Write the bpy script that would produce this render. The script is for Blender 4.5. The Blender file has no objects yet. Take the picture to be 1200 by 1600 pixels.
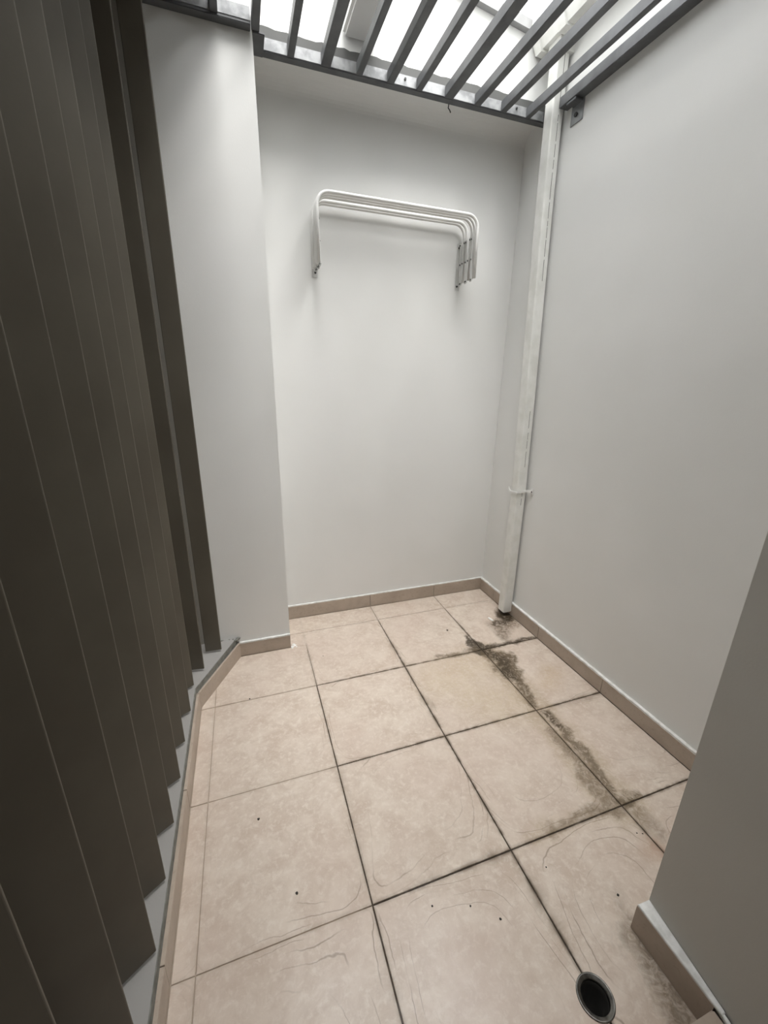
import bpy, bmesh, math, random
from mathutils import Vector, Matrix
random.seed(7)
S = bpy.context.scene
COL = S.collection

# ------------------------------------------------------------------ camera
cam_d = bpy.data.cameras.new('camera')
cam_d.sensor_fit = 'VERTICAL'; cam_d.sensor_height = 32.0
cam_d.lens = 636.823 / 1600 * 32.0
cam_d.clip_start = 0.02
cam = bpy.data.objects.new('camera', cam_d); COL.objects.link(cam)
A, B, C = -0.33158, 1.26201, 0.01690
cam.matrix_world = (Matrix.Translation((-0.25545, -2.28635, 1.5331))
                    @ Matrix.Rotation(A, 4, 'Z') @ Matrix.Rotation(B, 4, 'X') @ Matrix.Rotation(C, 4, 'Z'))
S.camera = cam

# ------------------------------------------------------------------ sky and exposure
w = bpy.data.worlds.new('overcast_sky'); S.world = w; w.use_nodes = True
bg = w.node_tree.nodes['Background']
bg.inputs[0].default_value = (0.96, 0.98, 1.0, 1); bg.inputs[1].default_value = .5
S.view_settings.view_transform = 'Standard'; S.view_settings.look = 'None'
S.view_settings.gamma = 1.0; S.view_settings.use_curve_mapping = False
S.view_settings.exposure = 3.22

# the bright zenith of the overcast sky above the light well: a very soft sun
sun_d = bpy.data.lights.new('veiled_sun', 'SUN'); sun_d.energy = 1.3; sun_d.angle = math.radians(55); sun_d.color = (1, .985, .96)
sun = bpy.data.objects.new('veiled_sun', sun_d); COL.objects.link(sun); sun.location = (.5, -1.5, 8)
sun.rotation_euler = Vector((-.13, .28, -1)).to_track_quat('-Z', 'Y').to_euler()

# ------------------------------------------------------------------ node helpers
class NT:
    def __init__(s, name, rough=0.6, spec=0.4):
        m = bpy.data.materials.new(name); m.use_nodes = True
        s.m = m; s.t = m.node_tree; s.b = s.t.nodes['Principled BSDF']
        s.b.inputs['Roughness'].default_value = rough
        s.b.inputs['Specular IOR Level'].default_value = spec
        s._p = None
    def n(s, typ, **kw):
        x = s.t.nodes.new(typ)
        for k, v in kw.items(): setattr(x, k, v)
        return x
    def lk(s, a, b): s.t.links.new(a, b)
    def setin(s, sock, v):
        if isinstance(v, bpy.types.NodeSocket): s.lk(v, sock)
        else: sock.default_value = v
    def pos(s):
        if s._p is None: s._p = s.n('ShaderNodeNewGeometry').outputs['Position']
        return s._p
    def math(s, op, a, b=0.0, c=None, clamp=False):
        x = s.n('ShaderNodeMath', operation=op); x.use_clamp = clamp
        s.setin(x.inputs[0], a); s.setin(x.inputs[1], b)
        if c is not None: s.setin(x.inputs[2], c)
        return x.outputs[0]
    def vmath(s, op, a, b=None):
        x = s.n('ShaderNodeVectorMath', operation=op); s.setin(x.inputs[0], a)
        if b is not None: s.setin(x.inputs[1], b)
        return x
    def noise(s, scale, detail=4, rough=0.55, vec=None, dist=0.0):
        x = s.n('ShaderNodeTexNoise'); x.inputs['Scale'].default_value = scale
        x.inputs['Detail'].default_value = detail; x.inputs['Roughness'].default_value = rough
        x.inputs['Distortion'].default_value = dist
        s.lk(vec if vec is not None else s.pos(), x.inputs['Vector'])
        return x.outputs['Fac']
    def remap(s, v, a, b, c=0.0, d=1.0):
        x = s.n('ShaderNodeMapRange'); x.interpolation_type = 'SMOOTHSTEP'
        s.setin(x.inputs[0], v)
        for i, q in enumerate((a, b, c, d)): x.inputs[i + 1].default_value = q
        return x.outputs[0]
    def mix(s, f, a, b):
        x = s.n('ShaderNodeMix', data_type='RGBA')
        s.setin(x.inputs[0], f)
        for sock, v in ((x.inputs[6], a), (x.inputs[7], b)):
            if isinstance(v, tuple): sock.default_value = (*v, 1)
            else: s.lk(v, sock)
        return x.outputs[2]
    def color(s, v):
        if isinstance(v, tuple): s.b.inputs['Base Color'].default_value = (*v, 1)
        else: s.lk(v, s.b.inputs['Base Color'])
        return s
    def bump(s, h, strength=0.2, dist=0.01):
        x = s.n('ShaderNodeBump'); x.inputs['Strength'].default_value = strength
        x.inputs['Distance'].default_value = dist; s.lk(h, x.inputs['Height'])
        s.lk(x.outputs[0], s.b.inputs['Normal'])

M = {}
def wall_paint(name, c, c2):
    t = NT(name, 0.75, 0.25)
    t.color(t.mix(t.remap(t.noise(1.3, 3), .35, .7), c, c2))
    t.bump(t.noise(180, 3), 0.12, 0.002)
    M[name] = t.m
wall_paint('white_wall', (.80, .80, .785), (.765, .765, .745))
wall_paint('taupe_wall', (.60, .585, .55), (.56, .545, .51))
wall_paint('pillar_shade', (.36, .345, .31), (.33, .315, .285))
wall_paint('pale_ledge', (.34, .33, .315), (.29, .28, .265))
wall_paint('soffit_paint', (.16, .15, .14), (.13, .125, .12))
wall_paint('grey_band', (.12, .12, .117), (.085, .085, .082))

def simple(name, c, c2, rough, spec=.5, metal=0., nscale=12, bump=0.05, bscale=60):
    t = NT(name, rough, spec); t.b.inputs['Metallic'].default_value = metal
    t.color(t.mix(t.remap(t.noise(nscale, 4), .35, .68), c, c2))
    if bump: t.bump(t.noise(bscale, 3), bump, 0.003)
    M[name] = t.m
simple('fin_paint', (.125, .112, .088), (.105, .092, .072), .5, .4, nscale=3)
simple('grille_paint', (.105, .109, .114), (.075, .078, .082), .42, .5, nscale=14)
simple('zinc', (.42, .43, .44), (.30, .31, .32), .4, .5, .6)
simple('galvanised', (.34, .345, .35), (.19, .195, .2), .45, .5, .2, nscale=22)
simple('white_enamel', (.86, .86, .84), (.80, .80, .78), .35)
simple('plate_grey', (.66, .66, .64), (.56, .56, .54), .4, .5, .15)
simple('dark_metal', (.03, .03, .03), (.02, .02, .02), .5)
simple('pvc_white', (.80, .80, .77), (.72, .72, .68), .4)
simple('seam_dirt', (.10, .095, .085), (.2, .19, .17), .8)
simple('caulk_white', (.82, .82, .80), (.66, .66, .63), .6, nscale=30, bump=.3)
simple('mortar', (.235, .235, .215), (.17, .17, .155), .9, .2, nscale=40, bump=.5)
simple('steel', (.24, .235, .22), (.12, .115, .105), .36, .5, .9, nscale=50)
simple('drain_black', (.022, .021, .019), (.035, .033, .03), .5)
simple('grit', (.02, .017, .014), (.03, .025, .02), .8)
simple('chip_white', (.85, .84, .80), (.8, .78, .74), .4)
simple('coping_grey', (.34, .34, .34), (.28, .28, .28), .6)

# baseboard tile
def base_tile(name, c1, c2):
    t = NT(name, .38, .45)
    col = t.mix(t.remap(t.noise(9, 5, .6), .35, .68), c1, c2)
    col = t.mix(t.remap(t.noise(70, 3), .55, .75, 0, .35), col, (.30, .235, .18))
    t.color(col); t.bump(t.noise(120, 2), .08, .002); M[name] = t.m
base_tile('baseboard_tile', (.465, .388, .318), (.405, .335, .272))

# floor tile: mottled beige glaze, tide marks and mud
def floor_tile():
    t = NT('floor_tile', .3, .5)
    P = t.pos(); sx = t.n('ShaderNodeSeparateXYZ'); t.lk(P, sx.inputs[0])
    X, Y = sx.outputs[0], sx.outputs[1]
    # glaze mottling
    n1 = t.noise(10, 7, .68, dist=.35); n2 = t.noise(45, 6, .68, dist=.3); n3 = t.noise(2.2, 3)
    col = t.mix(t.remap(n1, .32, .68), (.525, .43, .353), (.645, .558, .475))
    col = t.mix(t.remap(n2, .46, .70, 0, .62), col, (.72, .65, .57))
    col = t.mix(t.remap(n3, .35, .75, 0, .45), col, (.585, .47, .40))
    # distances to the joints
    def dj(v):
        f = t.math('FRACT', t.math('MULTIPLY_ADD', v, 2.0, 100.5))
        return t.math('MULTIPLY', t.math('ABSOLUTE', t.math('SUBTRACT', f, .5)), .5)
    dx, dy = dj(X), dj(Y)
    d = t.math('MINIMUM', dx, dy)
    region = t.math('MULTIPLY', t.remap(X, -.25, .45), t.remap(Y, -.05, -.35))
    wob = t.math('MULTIPLY', t.math('SUBTRACT', t.noise(6, 5, .6, dist=.6), .5), .11)
    dw = t.math('ADD', d, wob)
    # soft grime next to the joints
    grime = t.math('MULTIPLY', t.remap(dw, .035, -.02), t.remap(t.noise(3.1, 3), .38, .62))
    grime = t.math('MULTIPLY', grime, t.math('MULTIPLY_ADD', region, .55, .16))
    col = t.mix(grime, col, (.20, .15, .105))
    rim = t.math('MULTIPLY', t.remap(d, .013, .002), t.math('MULTIPLY_ADD', region, .6, .1))
    col = t.mix(t.math('MULTIPLY', rim, t.remap(t.noise(14, 4), .35, .6)), col, (.10, .07, .045))
    # dried tide lines: thin contours of a warped field
    sm = t.n('ShaderNodeMath', operation='SMOOTH_MIN'); t.lk(dx, sm.inputs[0]); t.lk(dy, sm.inputs[1]); sm.inputs[2].default_value = .16
    fld = t.math('ADD', sm.outputs[0], t.math('MULTIPLY', t.math('SUBTRACT', t.noise(2.3, 1.5, .4), .5), .26))
    fld = t.math('ADD', fld, t.math('MULTIPLY', t.math('SUBTRACT', t.noise(13, 3), .5), .022))
    near = t.math('MAXIMUM', t.math('MULTIPLY', t.remap(Y, -1.15, -1.55, .12, .95), t.remap(X, -.42, -.25)), t.math('MULTIPLY', t.remap(d, .05, .015), t.remap(X, -.15, .05, .15, .8)))
    for q, (lv, wd, st) in enumerate(((.012, .0011, .6), (.024, .0009, .5), (.046, .0011, .6), (.075, .001, .5), (.115, .001, .45))):
        ln = t.remap(t.math('ABSOLUTE', t.math('SUBTRACT', fld, lv)), wd * 2, wd * .4)
        sh = t.vmath('ADD', P, (q * 3.7, q * 1.9, 0)).outputs[0]
        patch = t.remap(t.noise(4.2, 2, vec=sh), .47, .60)
        k = t.math('MULTIPLY', t.math('MULTIPLY', ln, patch), t.math('MULTIPLY', near, st))
        col = t.mix(k, col, (.20, .155, .115))
    # mud with its own shapes
    wv = t.n('ShaderNodeTexNoise'); wv.inputs['Scale'].default_value = 9; wv.inputs['Detail'].default_value = 6
    wv.inputs['Roughness'].default_value = .65; t.lk(P, wv.inputs['Vector'])
    off = t.vmath('SUBTRACT', wv.outputs['Color'], (.5, .5, .5)).outputs[0]
    sc = t.vmath('SCALE', off); sc.inputs['Scale'].default_value = .13
    PW = t.vmath('MULTIPLY', t.vmath('ADD', P, sc.outputs[0]).outputs[0], (1, 1, 0)).outputs[0]
    def seg(p0, p1, r0, r1=None):
        r1 = r0 if r1 is None else r1
        a = Vector((p0[0], p0[1], 0)); b = Vector((p1[0], p1[1], 0)); ab = b - a; L2 = ab.length_squared
        rel = t.vmath('SUBTRACT', PW, tuple(a)).outputs[0]
        h = t.math('MULTIPLY', t.vmath('DOT_PRODUCT', rel, tuple(ab)).outputs['Value'], 1 / L2, clamp=True)
        sc2 = t.vmath('SCALE', tuple(ab)); t.lk(h, sc2.inputs['Scale'])
        dist = t.vmath('LENGTH', t.vmath('SUBTRACT', rel, sc2.outputs[0]).outputs[0]).outputs['Value']
        rad = t.math('MULTIPLY_ADD', h, r1 - r0, r0)
        return t.math('SUBTRACT', dist, rad)
    def union(l):
        o = l[0]
        for q in l[1:]: o = t.math('MINIMUM', o, q)
        return o
    grain = t.noise(32, 6, .7, dist=1.5)
    def paint(col, dist, edge, colour, amt, lo=.30, hi=.62):
        m = t.remap(dist, edge, -edge * .3)
        m = t.math('MULTIPLY', m, t.remap(grain, lo, hi, .35, 1.0))
        return t.mix(t.math('MULTIPLY', m, amt), col, colour)
    dark, mid, pale = (.048, .035, .021), (.125, .092, .058), (.37, .285, .185)
    # yellowish wash on the tile left of the joint
    col = paint(col, union([seg((.66, -.66), (.86, -.60), .08), seg((.76, -.80), (.86, -.90), .07)]), .16, (.50, .40, .26), .42)
    col = paint(col, seg((1.19, -.86), (1.27, -.80), .03), .08, (.45, .33, .19), .4)
    # faint brown halo along the joint and in front of the end wall
    col = paint(col, union([seg((1.03, -.52), (1.02, -1.5), .06), seg((.985, -1.05), (.97, -1.5), .045),
                            seg((.95, -1.49), (.62, -1.49), .004)]), .05, pale, .55)
    col = paint(col, union([seg((.985, -1.12), (.97, -1.49), .012, .03), seg((.97, -1.482), (.66, -1.492), .012, .0)]), .026, mid, .6)
    col = paint(col, union([seg((.71, -1.83), (.70, -2.1), .025, .05)]), .065, mid, .75)
    col = paint(col, seg((.71, -1.78), (.74, -1.71), .015, .0), .05, mid, .3)
    col = paint(col, seg((.975, -1.64), (1.0, -1.68), .02), .05, (.42, .27, .19), .6)
    col = paint(col, seg((1.03, -1.53), (1.05, -1.62), .012), .04, mid, .45)
    # puddle residue under the outlet
    col = paint(col, union([seg((1.37, -.24), (1.36, -.30), .04), seg((1.31, -.29), (1.24, -.33), .045, .05), seg((1.24, -.33), (1.20, -.43), .045, .02)]), .055, mid, .8, .36, .60)
    col = paint(col, union([seg((1.37, -.21), (1.35, -.25), .03), seg((1.30, -.28), (1.25, -.29), .018)]), .03, dark, .75, .36, .56)
    col = paint(col, seg((1.385, -.15), (1.345, -.235), .03, .035), .03, dark, .85, .2, .45)
    # the run along the joint
    col = paint(col, union([seg((.985, -.36), (.99, -.49), .006, .045), seg((1.01, -.485), (1.10, -.487), .03, .012),
                            seg((1.12, -.49), (1.38, -.492), .008, .004)]), .022, dark, .92, .25, .5)
    col = paint(col, union([seg((1.03, -.55), (1.10, -.62), .035, .05), seg((1.06, -.66), (1.05, -.78), .055, .03),
                            seg((1.04, -.80), (1.01, -.96), .022, .006)]), .03, mid, .95, .3, .55)
    col = paint(col, union([seg((1.02, -.53), (1.05, -.62), .03, .035), seg((1.04, -.64), (1.03, -.76), .03, .012)]), .03, dark, .8, .36, .56)
    col = paint(col, union([seg((.96, -.478), (.72, -.482), .016, .008), seg((.99, -.53), (.985, -.70), .012, .004)]), .022, mid, .75, .35, .6)
    col = paint(col, union([seg((1.045, -1.03), (1.055, -1.18), .02, .014), seg((1.05, -1.18), (1.015, -1.46), .018, .012), seg((1.02, -1.475), (1.10, -1.487), .015, .006)]), .022, mid, .8, .34, .56)
    col = paint(col, seg((1.03, -1.02), (1.05, -1.10), .010), .018, dark, .6, .4, .56)
    t.color(col)
    t.lk(t.remap(t.noise(11, 4), .3, .7, .13, .27), t.b.inputs['Roughness'])
    t.bump(t.noise(40, 4, .6), .12, .003)
    M['floor_tile'] = t.m
floor_tile()

def grout():
    t = NT('grout', .8, .25)
    sx = t.n('ShaderNodeSeparateXYZ'); t.lk(t.pos(), sx.inputs[0])
    f = t.math('MULTIPLY', t.remap(sx.outputs[0], -.06, .01), t.remap(sx.outputs[1], .03, -.06, .45, 1.))
    f = t.math('MULTIPLY', f, t.remap(t.noise(16, 4), .25, .5, .6, 1.))
    t.color(t.mix(f, (.42, .345, .27), (.040, .028, .018)))
    t.lk(t.remap(t.noise(7, 3), .42, .58, .18, .8), t.b.inputs['Roughness']); M['grout'] = t.m   # still wet in places
grout()

# ------------------------------------------------------------------ mesh helpers
def link(name, bm, mat, parent=None, smooth=False):
    me = bpy.data.meshes.new(name); bmesh.ops.recalc_face_normals(bm, faces=bm.faces); bm.to_mesh(me); bm.free()
    for q in (mat if isinstance(mat, (list, tuple)) else [mat]): me.materials.append(M[q])
    if smooth:
        for f in me.polygons: f.use_smooth = True
    o = bpy.data.objects.new(name, me); COL.objects.link(o)
    if parent is not None: o.parent = parent
    return o
def thing(name, label, cat, loc=(0, 0, 0), group=None):
    o = bpy.data.objects.new(name, None); COL.objects.link(o); o.location = loc
    o.empty_display_size = .05
    return tag(o, label, cat, group)
def tag(o, label, cat, group=None):
    o['label'] = label; o['category'] = cat
    if group: o['group'] = group
    return o
def struct(o, label, cat):
    o['kind'] = 'structure'; return tag(o, label, cat)
def box(bm, lo, hi, bev=0.0):
    r = bmesh.ops.create_cube(bm, size=1)
    vs = r['verts']
    for v in vs:
        v.co = Vector([lo[i] + (v.co[i] + .5) * (hi[i] - lo[i]) for i in range(3)])
    if bev:
        es = list({e for v in vs for e in v.link_edges})
        bmesh.ops.bevel(bm, geom=es, offset=bev, segments=2, affect='EDGES')
    return bm
def nb(): return bmesh.new()
def prism(bm, poly, z0, z1, bev=0.0, topz=None):
    """vertical prism over an XY polygon; bev chamfers the upper rim"""
    bot = [bm.verts.new((x, y, z0)) for x, y in poly]
    top = [bm.verts.new((x, y, z1)) for x, y in poly]
    n = len(poly)
    bm.faces.new(bot[::-1]); tf = bm.faces.new(top)
    for i in range(n):
        j = (i + 1) % n; bm.faces.new((bot[i], bot[j], top[j], top[i]))
    if bev: bmesh.ops.bevel(bm, geom=list(tf.edges), offset=bev, segments=1, affect='EDGES')
    return bm
def extr(bm, poly, d0, d1, axis):
    """prism of a 2D polygon extruded along axis 'x' (poly = y,z) or 'y' (poly = x,z)"""
    mk = (lambda a, b, d: (d, a, b)) if axis == 'x' else (lambda a, b, d: (a, d, b))
    v0 = [bm.verts.new(mk(a, b, d0)) for a, b in poly]; v1 = [bm.verts.new(mk(a, b, d1)) for a, b in poly]
    n = len(poly); bm.faces.new(v0[::-1]); bm.faces.new(v1)
    for i in range(n):
        j = (i + 1) % n; bm.faces.new((v0[i], v0[j], v1[j], v1[i]))
    return bm
def tube(bm, pts, r, seg=10, cap=True):
    pts = [Vector(p) for p in pts]; rings = []
    prev = None
    for i, p in enumerate(pts):
        d = (pts[min(i + 1, len(pts) - 1)] - pts[max(i - 1, 0)]).normalized()
        if prev is None:
            u = d.orthogonal().normalized()
        else:
            u = (prev - d * prev.dot(d)).normalized()
        prev = u; v = d.cross(u)
        rings.append([bm.verts.new(p + (u * math.cos(2 * math.pi * k / seg) + v * math.sin(2 * math.pi * k / seg)) * r) for k in range(seg)])
    for a, b in zip(rings, rings[1:]):
        for k in range(seg):
            l = (k + 1) % seg; bm.faces.new((a[k], a[l], b[l], b[k]))
    if cap: bm.faces.new(rings[0][::-1]); bm.faces.new(rings[-1])
    return bm
def lathe(bm, prof, c, seg=32):
    rings = [[bm.verts.new((c[0] + r * math.cos(2 * math.pi * k / seg), c[1] + r * math.sin(2 * math.pi * k / seg), c[2] + z)) for k in range(seg)] for r, z in prof]
    for a, b in zip(rings, rings[1:]):
        for k in range(seg):
            l = (k + 1) % seg; bm.faces.new((a[k], a[l], b[l], b[k]))
    return bm
def lump(bm, c, r, squash=.5, seed=0):
    rnd = random.Random(seed)
    g = bmesh.ops.create_icosphere(bm, subdivisions=1, radius=1)
    for v in g['verts']:
        k = r * rnd.uniform(.7, 1.25)
        v.co = Vector((c[0] + v.co.x * k, c[1] + v.co.y * k, c[2] + v.co.z * k * squash))
    return bm

# ================================================================== THE SETTING
WR = 1.418      # face of the right wall
WB = 0.190      # face of the back wall
DR = (0.4985, -1.872); DRR = .0475   # drain centre and rim radius

# ---- floor bed (grout) with the drain hole, tiles as its pieces
def notch(side, r, n=14):
    """half circle of the drain on a tile edge, going in +y (side=-1: tile lies left, side=1: right)"""
    return [(DR[0] + side * r * math.sin(math.pi * k / n), DR[1] - r * math.cos(math.pi * k / n)) for k in range(n + 1)]
bm = nb()
xs0, xs1, ys0, ys1 = -.80, 1.60, -2.95, .40
prism(bm, [(xs0, ys0), (DR[0], ys0)] + notch(-1, DRR - .004) + [(DR[0], ys1), (xs0, ys1)], -.16, -.0035)
prism(bm, [(DR[0], ys0), (xs1, ys0), (xs1, ys1), (DR[0], ys1)] + notch(1, DRR - .004)[::-1], -.16, -.0035)
floor = struct(link('floor', bm, 'grout'), 'tiled beige courtyard floor with dark dirty joints', 'floor')

tile_cache = {}
def add_tile(poly):
    key = None
    if len(poly) == 4:
        c = (sum(p[0] for p in poly) / 4, sum(p[1] for p in poly) / 4)
        loc = [(round(x - c[0], 4), round(y - c[1], 4)) for x, y in poly]; key = tuple(loc)
    else:
        c = (0, 0); loc = poly
    dz = random.uniform(-.0006, .0004)
    if key and key in tile_cache:
        o = bpy.data.objects.new('tile', tile_cache[key]); COL.objects.link(o); o.parent = floor
    else:
        o = link('tile', prism(nb(), loc, -.012, 0, bev=.0012), 'floor_tile', floor)
        if key: tile_cache[key] = o.data
    o.location = (c[0], c[1], dz)
    o.rotation_euler = (random.uniform(-.0007, .0007), random.uniform(-.0007, .0007), 0) if key else (0, 0, 0)
def rect(x0, x1, y0, y1): return [(x0, y0), (x1, y0), (x1, y1), (x0, y1)]
g, t_ = .0023, .0012     # half joints: dirty wide ones, clean thin ones
BBX, BBY = 1.3995, .178
# back cut row
add_tile(rect(-.09, .5 - t_, t_, BBY)); add_tile(rect(.5 + t_, 1 - t_, t_, BBY)); add_tile(rect(1 + t_, BBX, t_, BBY))
# row behind y=-0.5; the tile beside the pillar runs round its corner
add_tile([(t_, -.5 + g), (.5 - g, -.5 + g), (.5 - g, -t_), (-.09, -t_), (-.09, -.1335 + t_), (t_, -.1335 + t_)])
add_tile(rect(.5 + g, 1 - g, -.5 + g, -t_)); add_tile(rect(1 + g, BBX, -.5 + g, -t_))
add_tile([(-.5 + t_, -.5 + t_), (-t_, -.5 + t_), (-t_, -.1335), (-.378, -.1335), (-.5 + t_, -.362)])
add_tile([(-.560, -.4985), (-.5 - t_, -.4985), (-.5 - t_, -.366), (-.5015, -.368), (-.560, -.478)])
for r in range(1, 6):
    y1, y0 = -.5 * r, -.5 * (r + 1)
    add_tile(rect(-.560, -.5 - t_, y0 + t_, y1 - t_)); add_tile(rect(-.5 + t_, -g, y0 + t_, y1 - t_))
    if r == 3:
        add_tile([(g, y0 + g), (.5 - g, y0 + g)] + [(.5 - g, DR[1] - DRR + .0015)] + [p for p in notch(-1, DRR - .0015) if p[0] < .49] + [(.5 - g, DR[1] + DRR - .0015)] + [(.5 - g, y1 - g), (g, y1 - g)])
        add_tile([(.5 + g, y0 + g), (1 - g, y0 + g), (1 - g, y1 - g), (.5 + g, y1 - g)] + [(.5 + g, DR[1] + DRR - .0015)] + [p for p in notch(1, DRR - .0015) if p[0] > .506][::-1] + [(.5 + g, DR[1] - DRR + .0015)])
        add_tile(rect(1 + g, BBX, -1.79, y1 - g))
    elif r < 3:
        add_tile(rect(g, .5 - g, y0 + g, y1 - g)); add_tile(rect(.5 + g, 1 - g, y0 + g, y1 - g)); add_tile(rect(1 + g, BBX, y0 + g, y1 - g))

# ---- walls
UB = .015                                          # face of the upper wall, which juts out over the lower one
def cop(x): return 3.235 - .136 * (x - .97)        # sloping top of the upper wall
struct(link('wall_back', extr(nb(), [(.40, 0), (WB, 0), (WB, 2.82)] + [(WB - .07 + .07 * math.cos(a * math.pi / 16), 2.82 + .07 * math.sin(a * math.pi / 16)) for a in range(1, 9)] + [(.40, 2.89)], -.80, 1.60, 'x'), 'white_wall'),
       'white painted back wall carrying the folded drying rack', 'wall')
struct(link('wall_right', box(nb(), (WR, -2.95, 0), (1.60, .19, 3.75)), 'white_wall'), 'long white painted wall on the right behind the downpipe', 'wall')
struct(link('wall_pillar', box(nb(), (-.80, -.118, 0), (-.0925, .19, 2.93)), 'white_wall'), 'white projecting pillar beside the dark louvre fins', 'wall')
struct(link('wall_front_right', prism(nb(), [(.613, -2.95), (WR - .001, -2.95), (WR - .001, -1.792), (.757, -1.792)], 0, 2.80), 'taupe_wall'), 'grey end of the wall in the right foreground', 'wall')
struct(link('shade_panel', box(nb(), (-.80, -.126, .12), (-.535, -.118, 2.93)), 'pillar_shade'), 'thin taupe panel painting shade onto the pillar behind the last two fins', 'trim')  # shade on the white pillar face behind the fins, painted as a darker sheet
struct(link('wall_left', box(nb(), (-.95, -2.95, 0), (-.80, .19, 2.93)), 'taupe_wall'), 'pale house wall hidden behind the louvre fins', 'wall')
struct(link('wall_front', box(nb(), (-.80, -2.95, 0), (.61, -2.80, 2.93)), 'taupe_wall'), 'house wall behind the viewer', 'wall')
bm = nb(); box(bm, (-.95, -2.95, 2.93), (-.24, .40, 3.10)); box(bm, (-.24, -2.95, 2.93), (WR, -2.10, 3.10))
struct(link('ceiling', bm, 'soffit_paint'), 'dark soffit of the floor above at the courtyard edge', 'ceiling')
bm = nb(); box(bm, (-.40, -2.95, 3.10), (-.24, .19, 4.5)); box(bm, (-.24, -2.95, 3.10), (WR, -2.10, 4.5))
struct(link('wall_upper', bm, 'white_wall'), 'upper house facade above the soffit', 'wall')

struct(link('wall_back_upper', extr(nb(), [(-.24, 2.89), (WR, 2.89), (WR, cop(WR)), (-.24, cop(-.24))], UB, .40, 'y'), 'white_wall'),
       'bright white upper wall jutting out above the grille', 'wall')
# grey strip on the back wall, coping, cross beam
bm = nb(); n = 60; top = []; 
for k in range(n + 1):
    x = -.09 + (WR + .09) * k / n; top.append((x, 2.945 + random.uniform(-.004, .004)))
poly = [(-.09, 2.88), (WR, 2.88)] + top[::-1]
struct(link('trim_1', extr(nb(), poly, UB - .003, UB + .01, 'y'), 'grey_band'), 'grey unpainted strip low on the upper wall behind the grille beam', 'trim')
bm = nb(); extr(bm, [(-.24, cop(-.24)), (WR, cop(WR)), (WR, cop(WR) + .04), (-.24, cop(-.24) + .04)], UB - .03, .41, 'y')
struct(link('trim_2', bm, 'coping_grey'), 'grey sloping coping on top of the back wall', 'trim')
struct(link('trim_3', box(nb(), (.303, -2.10, 2.985), (.458, UB, 3.18), .012), 'white_wall'), 'pale concrete beam crossing above the metal grille', 'beam')

# ---- ledge under the fins, with its mortar edge
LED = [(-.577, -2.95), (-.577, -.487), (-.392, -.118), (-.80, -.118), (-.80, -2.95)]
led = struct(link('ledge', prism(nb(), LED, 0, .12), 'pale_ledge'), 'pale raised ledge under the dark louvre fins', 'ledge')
def wavy_strip(pts, z0, z1, th, amp, seed, nseg=40):
    """upright strip along an XY polyline with an uneven top"""
    rnd = random.Random(seed); P = []
    for a, b in zip(pts, pts[1:]):
        a, b = Vector(a), Vector(b); m = max(2, int((b - a).length * nseg))
        for k in range(m): P.append((a + (b - a) * k / m, (b - a).normalized()))
    P.append((Vector(pts[-1]), (Vector(pts[-1]) - Vector(pts[-2])).normalized()))
    bm = nb(); R = []
    for p, d in P:
        nrm = Vector((d.y, -d.x)); o = nrm * (th + rnd.uniform(-amp, amp)); z = z1 + rnd.uniform(-amp, amp)
        R.append([bm.verts.new((p.x, p.y, z0)), bm.verts.new((p.x + o.x, p.y + o.y, z0)), bm.verts.new((p.x + o.x, p.y + o.y, z)), bm.verts.new((p.x, p.y, z))])
    for a, b in zip(R, R[1:]):
        for k in range(4): bm.faces.new((a[k], a[(k + 1) % 4], b[(k + 1) % 4], b[k]))
    bm.faces.new(R[0][::-1]); bm.faces.new(R[-1]); return bm
link('mortar_edge', wavy_strip([(-.577, -2.9), (-.577, -.487), (-.392, -.121)], .0, .1205, .0025, .0012, 3), 'mortar', led)
bm = nb()
for k, (x, y, r) in enumerate([(-.388, -.127, .011), (-.392, -.135, .009), (-.40, -.142, .007), (-.383, -.125, .012), (-.41, -.128, .006), (-.43, -.126, .005), (-.47, -.124, .007), (-.462, -.124, .005)]):
    lump(bm, (x, y, .119), r, .7, k)
link('mortar_crumbs', bm, 'mortar', led)

# ---- baseboards: one tile piece after the other, white caulk on top
def baseboard(name, label, a, b, th, cuts, h=.09, h_caulk=.007, caulk_th=None, caulk=True):
    """a->b in XY, yard lies to the right of the direction; cuts = distances of joints"""
    a, b = Vector(a), Vector(b); L = (b - a).length; d = (b - a) / L; nr = Vector((d.y, -d.x))
    back = .003
    def quad(s0, s1, t0, t1): return [tuple(a + d * s0 + nr * t0), tuple(a + d * s1 + nr * t0), tuple(a + d * s1 + nr * t1), tuple(a + d * s0 + nr * t1)]
    root = struct(link(name, prism(nb(), quad(0, L, 0, back), 0, h), 'mortar'), label, 'baseboard')
    ss = [0] + list(cuts) + [L]
    for s0, s1 in zip(ss, ss[1:]):
        bm = prism(nb(), quad(s0 + (.0014 if s0 else 0), s1 - (.0014 if s1 < L else 0), back, th + random.uniform(-.0005, .0005)), 0, h, bev=.001)
        link('tile', bm, 'baseboard_tile', root)
    if caulk:
        cw = wavy_strip([tuple(a), tuple(b)], h - .0005, h + h_caulk, caulk_th or th, .0012, len(name), 50)
        link('caulk', cw, 'caulk_white', root)
    return root
baseboard('baseboard_back', 'beige tile skirting along the back wall', (-.0925, WB), (WR, WB), .010, [.5925, 1.0925], caulk_th=.009)
baseboard('baseboard_right', 'beige tile skirting along the long right wall', (WR, .18), (WR, -1.79), .0155, [.18, .68, 1.18, 1.68], caulk_th=.0162, h=.084, h_caulk=.009)
baseboard('baseboard_pillar', 'short beige tile skirting at the foot of the white pillar', (-.378, -.118), (-.0925, -.118), .013, [], h=.083, h_caulk=.008, caulk_th=.014)
baseboard('baseboard_left', 'beige tile skirting facing the ledge under the fins', (-.577, -2.9), (-.577, -.484), .0145, [.4, .9, 1.4, 1.9], caulk=False)
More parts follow.
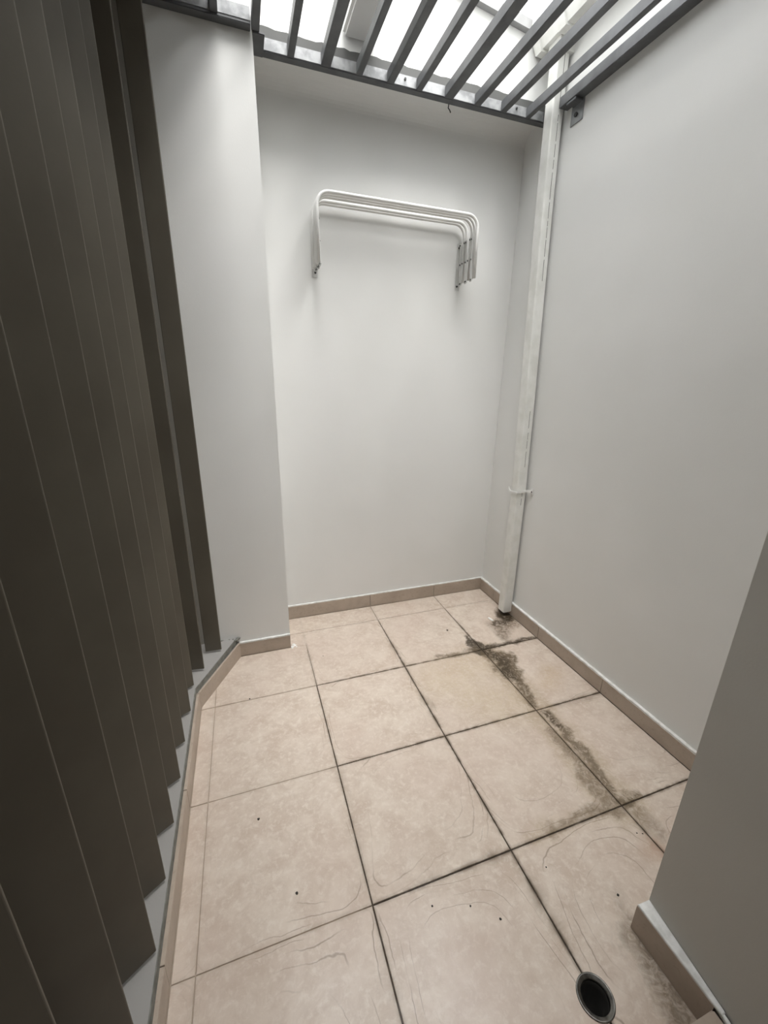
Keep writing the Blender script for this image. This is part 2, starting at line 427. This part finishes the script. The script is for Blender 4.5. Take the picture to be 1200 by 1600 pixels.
baseboard('baseboard_angled', 'diagonal tile skirting between fins and pillar', (-.576, -.487), (-.386, -.124), .013, [], caulk=False)
bf = baseboard('baseboard_front', 'shadowed tile skirting on the foreground wall end', (.728, -1.790), (.728, -2.003), .015, [], h=.096, caulk=False)
link('caulk', prism(nb(), [(.7135, -2.02), (.7265, -2.02), (.7565, -1.7925), (.7135, -1.791)], .0955, .103, bev=.002), 'caulk_white', bf)
link('caulk', prism(nb(), [(.695, -2.14), (.7105, -2.14), (.7265, -2.0), (.7185, -2.0)], .0895, .1, bev=.002), 'caulk_white', bf)

sp = nb()
for k, (x, y, r) in enumerate([(-.080, -.128, .012), (-.066, -.120, .009), (-.074, -.108, .010), (-.060, -.135, .007), (-.084, -.140, .008)]): lump(sp, (x, y, .0005), r, .12, 90 + k)
link('mortar_splash', sp, 'caulk_white', bpy.data.objects['baseboard_pillar'])
# ---- step in the right foreground
bm = nb(); box(bm, (-.25, -2.80, 0), (.7125, -2.003, .09), .003)
struct(link('step', bm, 'baseboard_tile'), 'low tiled step at the bottom right corner', 'step')

# ================================================================== LOUVRE SCREEN
scr = thing('louvre_screen', 'tall screen of dark taupe vertical louvre fins on the left ledge', 'screen', (-.66, -1.2, .12))
def fin_mesh(w, th=.006, z0=.0135, z1=2.775):
    """blade along -X from its tip at the origin, rounded edges"""
    bm = nb(); pr = []
    r = th / 2
    for k in range(7):
        a = -math.pi / 2 + math.pi * k / 6; pr.append((-r + r * math.cos(a), r * math.sin(a)))
    for k in range(7):
        a = math.pi / 2 + math.pi * k / 6; pr.append((-w + r + r * math.cos(a), r * math.sin(a)))
    prism(bm, pr, z0, z1, bev=0)
    return bm
f0 = link('fin', fin_mesh(.125), 'fin_paint', scr)
f1m = link('fin', fin_mesh(.082, .008), 'fin_paint', scr)
def place(o, x, y, deg):
    o.location = (x + .66, y + 1.2, 0); o.rotation_euler = (0, 0, math.radians(deg))
tips = [-.472 - .1685 * k for k in range(14)]
for k, y in enumerate(tips):
    o = f0 if k == 0 else f0.copy()
    if k: COL.objects.link(o)
    place(o, -.581 + random.uniform(-.003, .003), y, 33 + random.uniform(-1.2, 1.2))
place(f1m, -.543, -.360, -7)
o = f1m.copy(); COL.objects.link(o); place(o, -.466, -.221, -4)
bm = nb(); box(bm, (-.06, -1.6, 2.775), (.06, .72, 2.81)); 
link('top_rail', bm, 'fin_paint', scr)

# ================================================================== GRILLE
H = 2.842
gr = thing('overhead_grille', 'dark grey metal bar grille spanning the top of the courtyard', 'grille', (.6, -.9, H))
def gpart(name, lo, hi, mat='grille_paint', bev=.002):
    return link(name, box(nb(), [lo[i] - (.6, -.9, H)[i] for i in range(3)], [hi[i] - (.6, -.9, H)[i] for i in range(3)], bev), mat, gr)
HB = .046
gpart('frame_beam', (-.085, -.026, H), (1.405, .012, H + HB))
gpart('frame_beam', (-.60, -.158, H - .006), (-.10, -.119, H + HB))
gpart('frame_beam', (1.366, -2.07, H), (WR, -.150, H + HB))
gpart('frame_beam', (-.60, -2.098, H), (WR, -2.06, H + HB))
bars = [(-.38, .030), (-.231, .028), (-.080, .030), (.067, .028), (.218, .042), (.370, .028), (.519, .033), (.662, .030), (.818, .046), (.975, .034), (1.125, .032), (1.272, .026)]
for x, wd in bars:
    y1 = -.150 if x < -.2 else -.020
    gpart('bar', (x - wd / 2, -2.07, H + .0015), (x + wd / 2, y1, H + HB - .002), bev=.0018)
gpart('flange', (-.06, -.0285, H + .004), (1.366, -.0255, H + HB - .001), 'galvanised', .0005)
gpart('flange', (-.60, -.1605, H + .004), (-.10, -.1575, H + HB - .001), 'galvanised', .0005)
gpart('corner_plate', (-.092, -.12, H - .004), (-.045, .008, H + .004))
# bracket on the right wall with its bolt
br = gpart('bracket', (WR - .006, -.268, H - .085), (WR, -.190, H + .002), 'zinc', .001)
gpart('bracket_foot', (WR - .05, -.262, H - .012), (WR, -.200, H - .002), 'grille_paint', .001)
def bolt(c, ax, r=.008, L=.010):
    bm = nb(); m = Matrix.Rotation(math.pi / 2, 4, 'Y') if ax == 'x' else Matrix.Rotation(math.pi / 2, 4, 'X')
    bmesh.ops.create_cone(bm, cap_ends=True, segments=6, radius1=r, radius2=r * .85, depth=L, matrix=m)
    o = link('bolt', bm, 'dark_metal', gr); o.location = [c[i] - (.6, -.9, H)[i] for i in range(3)]
bolt((WR - .009, -.228, H - .052), 'x', .010)
for x in (1.20, .59): bolt((x, -.029, H + .030), 'y', .006, .008)
bm = nb(); tube(bm, [(.835 - .6, .006 + .9, -.001), (.834 - .6, .008 + .9, -.016), (.842 - .6, .006 + .9, -.024), (.846 - .6, .004 + .9, -.034)], .0028, 6)
link('tie_wire', bm, 'dark_metal', gr)

# ================================================================== GUTTER + DOWNPIPE
gt = thing('roof_gutter', 'white roof gutter running along the wall above the grille', 'gutter', (WR, -.8, 3.12))
def gp(name, y0, y1, k, mat='pvc_white'):
    prof = [(-.005, .20), (-.150 - k, .20), (-.155 - k, .085), (-.110 - k * .7, .0 - k), (-.005, .0 - k)]
    return link(name, extr(nb(), prof, y0 + .8, y1 + .8, 'y'), mat, gt)
gp('trough', -2.095, .012, 0)
gp('joint_collar', -.045, -.005, .010); gp('joint_collar', -.215, -.165, .010)
bm = nb(); prism(bm, [(-.088, .65 - .0), (.0, .65), (.0, .735), (-.088, .735)], -.05, .005)
link('outlet', bm, 'pvc_white', gt)

dp = thing('downpipe', 'white square downpipe strapped to the right corner wall', 'pipe', (1.37, -.19, .03))
PB = (1.37, -.19, .03)
stations = [(.03, -.222), (.45, -.221), (.9, -.217), (1.4, -.198), (2.0, -.169), (2.5, -.147), (2.8, -.139), (3.085, -.135)]
def pipe_y(z):
    for (z0, a), (z1, b) in zip(stations, stations[1:]):
        if z <= z1: return a + (b - a) * (z - z0) / (z1 - z0)
    return stations[-1][1]
bm = nb(); R = []; PX0, PX1, PW, cr = 1.338, 1.4035, .067, .007
for z, y in stations:
    ring = []
    for cx, cy, a0 in ((PX1 - cr, y + cr, -90), (PX1 - cr, y + PW - cr, 0), (PX0 + cr, y + PW - cr, 90), (PX0 + cr, y + cr, 180)):
        for k in range(4):
            a = math.radians(a0 + 30 * k); ring.append(bm.verts.new((cx + cr * math.cos(a) - PB[0], cy + cr * math.sin(a) - PB[1], z - PB[2])))
    R.append(ring)
for a, b in zip(R, R[1:]):
    for k in range(16): bm.faces.new((a[k], a[(k + 1) % 16], b[(k + 1) % 16], b[k]))
# open lower end with wall thickness
inner = []
for v in R[0]:
    c = Vector(((PX0 + PX1) / 2 - PB[0], stations[0][1] + PW / 2 - PB[1], 0)); inner.append(bm.verts.new(v.co + (c - v.co) * .07))
deep = [bm.verts.new(v.co + Vector((0, 0, .25))) for v in inner]
for k in range(16):
    l = (k + 1) % 16
    bm.faces.new((R[0][k], inner[k], inner[l], R[0][l])); bm.faces.new((inner[k], deep[k], deep[l], inner[l]))
bm.faces.new(deep); bm.faces.new(R[-1])
link('pipe', bm, 'pvc_white', dp)
rs = random.Random(4)
z = .80
while z < 3.0:
    L = rs.uniform(.02, .12)
    if not (1.25 < z < 1.95 and rs.random() < .8) and not (.87 < z < .92):
        x = PX0 + .036 + rs.uniform(-.0006, .0006) - PB[0]; y = pipe_y(z) - PB[1]; y2 = pipe_y(z + L) - PB[1]
        bm = nb(); vs = [bm.verts.new(q) for q in ((x, y - .0008, z - PB[2]), (x + .0022, y - .0008, z - PB[2]), (x + .0022, y2 - .0008, z + L - PB[2]), (x, y2 - .0008, z + L - PB[2]))]
        v2 = [bm.verts.new(v.co + Vector((0, .003, 0))) for v in vs]
        bm.faces.new(vs)
        for k in range(4): bm.faces.new((vs[k], v2[k], v2[(k + 1) % 4], vs[(k + 1) % 4]))
        link('seam', bm, 'seam_dirt', dp)
    z += L + rs.uniform(.004, .03)
# strap
cl = [(1.398, -.045, .872), (1.334, -.150, .878), (1.3335, -.2225, .884), (1.398, -.2225, .893), (1.4085, -.262, .899)]
bm = nb(); RR = []
for i, p in enumerate(cl):
    p = Vector(p) - Vector(PB); a = Vector(cl[max(i - 1, 0)]); b = Vector(cl[min(i + 1, 4)]); d = (b - a).normalized(); nn = Vector((d.y, -d.x, 0)).normalized()
    RR.append([bm.verts.new(p + nn * s1 * .0022 + Vector((0, 0, s2 * .006))) for s1, s2 in ((-1, -1), (1, -1), (1, 1), (-1, 1))])
for a, b in zip(RR, RR[1:]):
    for k in range(4): bm.faces.new((a[k], a[(k + 1) % 4], b[(k + 1) % 4], b[k]))
bm.faces.new(RR[0][::-1]); bm.faces.new(RR[-1])
st = link('strap', bm, 'white_enamel', dp)
link('strap_tab', box(nb(), (WR - .006 - PB[0], -.272 - PB[1], .878 - PB[2]), (WR - .0015 - PB[0], -.248 - PB[1], .915 - PB[2]), .001), 'white_enamel', dp)
bm = nb(); bmesh.ops.create_cone(bm, cap_ends=True, segments=8, radius1=.005, radius2=.004, depth=.006, matrix=Matrix.Translation((WR - .009 - PB[0], -.261 - PB[1], .896 - PB[2])) @ Matrix.Rotation(math.pi / 2, 4, 'Y'))
link('screw', bm, 'dark_metal', dp)

# ================================================================== DRYING RACK
rk = thing('drying_rack', 'white folding wall clothes rack of nested bent tubes, folded up', 'clothes rack', (.61, WB, 2.08))
RB = (.61, WB, 2.08)
def rl(x, d, z): return (x - RB[0], -d, z - RB[2])     # d = distance from the wall
XL, XR, ZT, ZB_, RC = .168, 1.050, 2.400, 2.100, .062
ds = [.030, .063, .118, .148, .177]
for i, d in enumerate(ds):
    pts = [rl(XL, d, ZB_)]
    for k in range(9):
        a = math.pi - math.pi / 2 * k / 8; pts.append(rl(XL + RC + RC * math.cos(a), d, ZT - RC + RC * math.sin(a)))
    for k in range(9):
        a = math.pi / 2 - math.pi / 2 * k / 8; pts.append(rl(XR - RC + RC * math.cos(a), d, ZT - RC + RC * math.sin(a)))
    pts.append(rl(XR, d, ZB_))
    link('bent_tube', tube(nb(), pts, .0088, 12), 'white_enamel', rk, True)
for X, sg in ((XL, 1), (XR, -1)):
    # wall plate with two screws
    xp = X + sg * .012
    bm = nb(); box(bm, rl(xp - .014, .0035, 2.065), rl(xp + .014, .0013, 2.312), .001)
    link('wall_plate', bm, 'plate_grey', rk)
    for zz in (2.29, 2.088):
        bm = nb(); bmesh.ops.create_cone(bm, cap_ends=True, segments=8, radius1=.006, radius2=.004, depth=.005, matrix=Matrix.Translation(rl(xp + sg * .002, .006, zz)) @ Matrix.Rotation(math.pi / 2, 4, 'X'))
        link('screw', bm, 'dark_metal', rk)
    # scissor arms, folded upright: each leans a little the other way
    for i in range(5):
        d = .026 + .032 * i; lean = .010 if i % 2 else -.010
        xa = X + sg * (.0125 + .003 * (i % 2))
        P0, P1 = (d - lean, 2.085), (d + lean, 2.308)
        bm = nb(); hw = .0095
        v = []
        for xx in (xa - .0013, xa + .0013):
            for (dd, zz) in ((P0[0] - hw, P0[1]), (P0[0] + hw, P0[1]), (P1[0] + hw, P1[1]), (P1[0] - hw, P1[1])): v.append(bm.verts.new(rl(xx, dd, zz)))
        for q in ((0, 1, 2, 3), (7, 6, 5, 4), (0, 4, 5, 1), (1, 5, 6, 2), (2, 6, 7, 3), (3, 7, 4, 0)): bm.faces.new([v[k] for k in q])
        arm = link('scissor_arm', bm, 'plate_grey', rk)
        for dd, zz in ((d, 2.197), (P1[0], 2.298), (P0[0], 2.094)):
            b2 = nb(); bmesh.ops.create_cone(b2, cap_ends=True, segments=8, radius1=.0045, radius2=.0035, depth=.008, matrix=Matrix.Translation(rl(xa, dd, zz)) @ Matrix.Rotation(math.pi / 2, 4, 'Y'))
            link('rivet', b2, 'dark_metal', arm)

# ================================================================== FLOOR DRAIN
dr = thing('floor_drain', 'round open steel floor drain near the foreground wall end', 'drain', (DR[0], DR[1], 0))
link('rim', lathe(nb(), [(.0475, -.006), (.0475, .0018), (.0458, .0032), (.0435, .0030), (.0420, .0012), (.0365, .0004), (.0350, -.002), (.0345, -.010), (.0465, -.010), (.0475, -.006)], (0, 0, 0), 40), 'steel', dr, True)
link('cup', lathe(nb(), [(.040, -.006), (.0340, -.010), (.0335, -.030), (.026, -.040), (.0250, -.140), (.0, -.145)], (0, 0, 0), 40), 'drain_black', dr, True)

# ================================================================== SMALL LITTER
o = link('paint_chip', nb() if False else prism(nb(), [(-.006, -.017), (.004, -.018), (.008, .002), (.005, .017), (-.005, .015), (-.008, .0)], 0, .003), 'chip_white')
o.scale = (1.3, 1.3, 1.3); o.location = (1.236, -.226, .0008); o.rotation_euler = (0, 0, .25)
tag(o, 'small white paint chip lying below the downpipe', 'debris')
spk = [((-.321, -1.124), .0055, 'lone dark speck on the left tile, the farther of two'), ((-.217, -1.397), .0045, 'dark speck on the left tile close to its near joint'),
       ((.894, -.255), .0065, 'dark round speck on the tile before the downpipe stain'), ((.355, -1.653), .0040, 'dark speck on the near glossy tile, largest of its three'),
       ((.285, -1.597), .0030, 'middle dark speck of three on the near glossy tile'), ((.173, -1.56), .003, 'leftmost tiny speck of three on the near glossy tile'),
       ((.966, -1.595), .0028, 'left one of two tiny specks near the foreground wall'), ((.984, -1.603), .0028, 'right one of two tiny specks near the foreground wall'),
       ((.744, -1.718), .0040, 'dark speck just beyond the foreground skirting corner'), ((-.338, -.494), .004, 'dark speck on the tile before the pillar skirting'),
       ((.077, -.271), .003, 'tiny speck on the tile right of the pillar'), ((.58, -1.582), .003, 'tiny speck on the tile beyond the drain')]
for k, ((x, y), r, lb) in enumerate(spk):
    o = link('grit_speck', lump(nb(), (0, 0, r * .3), r, .4, 50 + k), 'grit'); o.location = (x, y, 0)
    tag(o, lb, 'debris', 'dark grit specks on the floor')
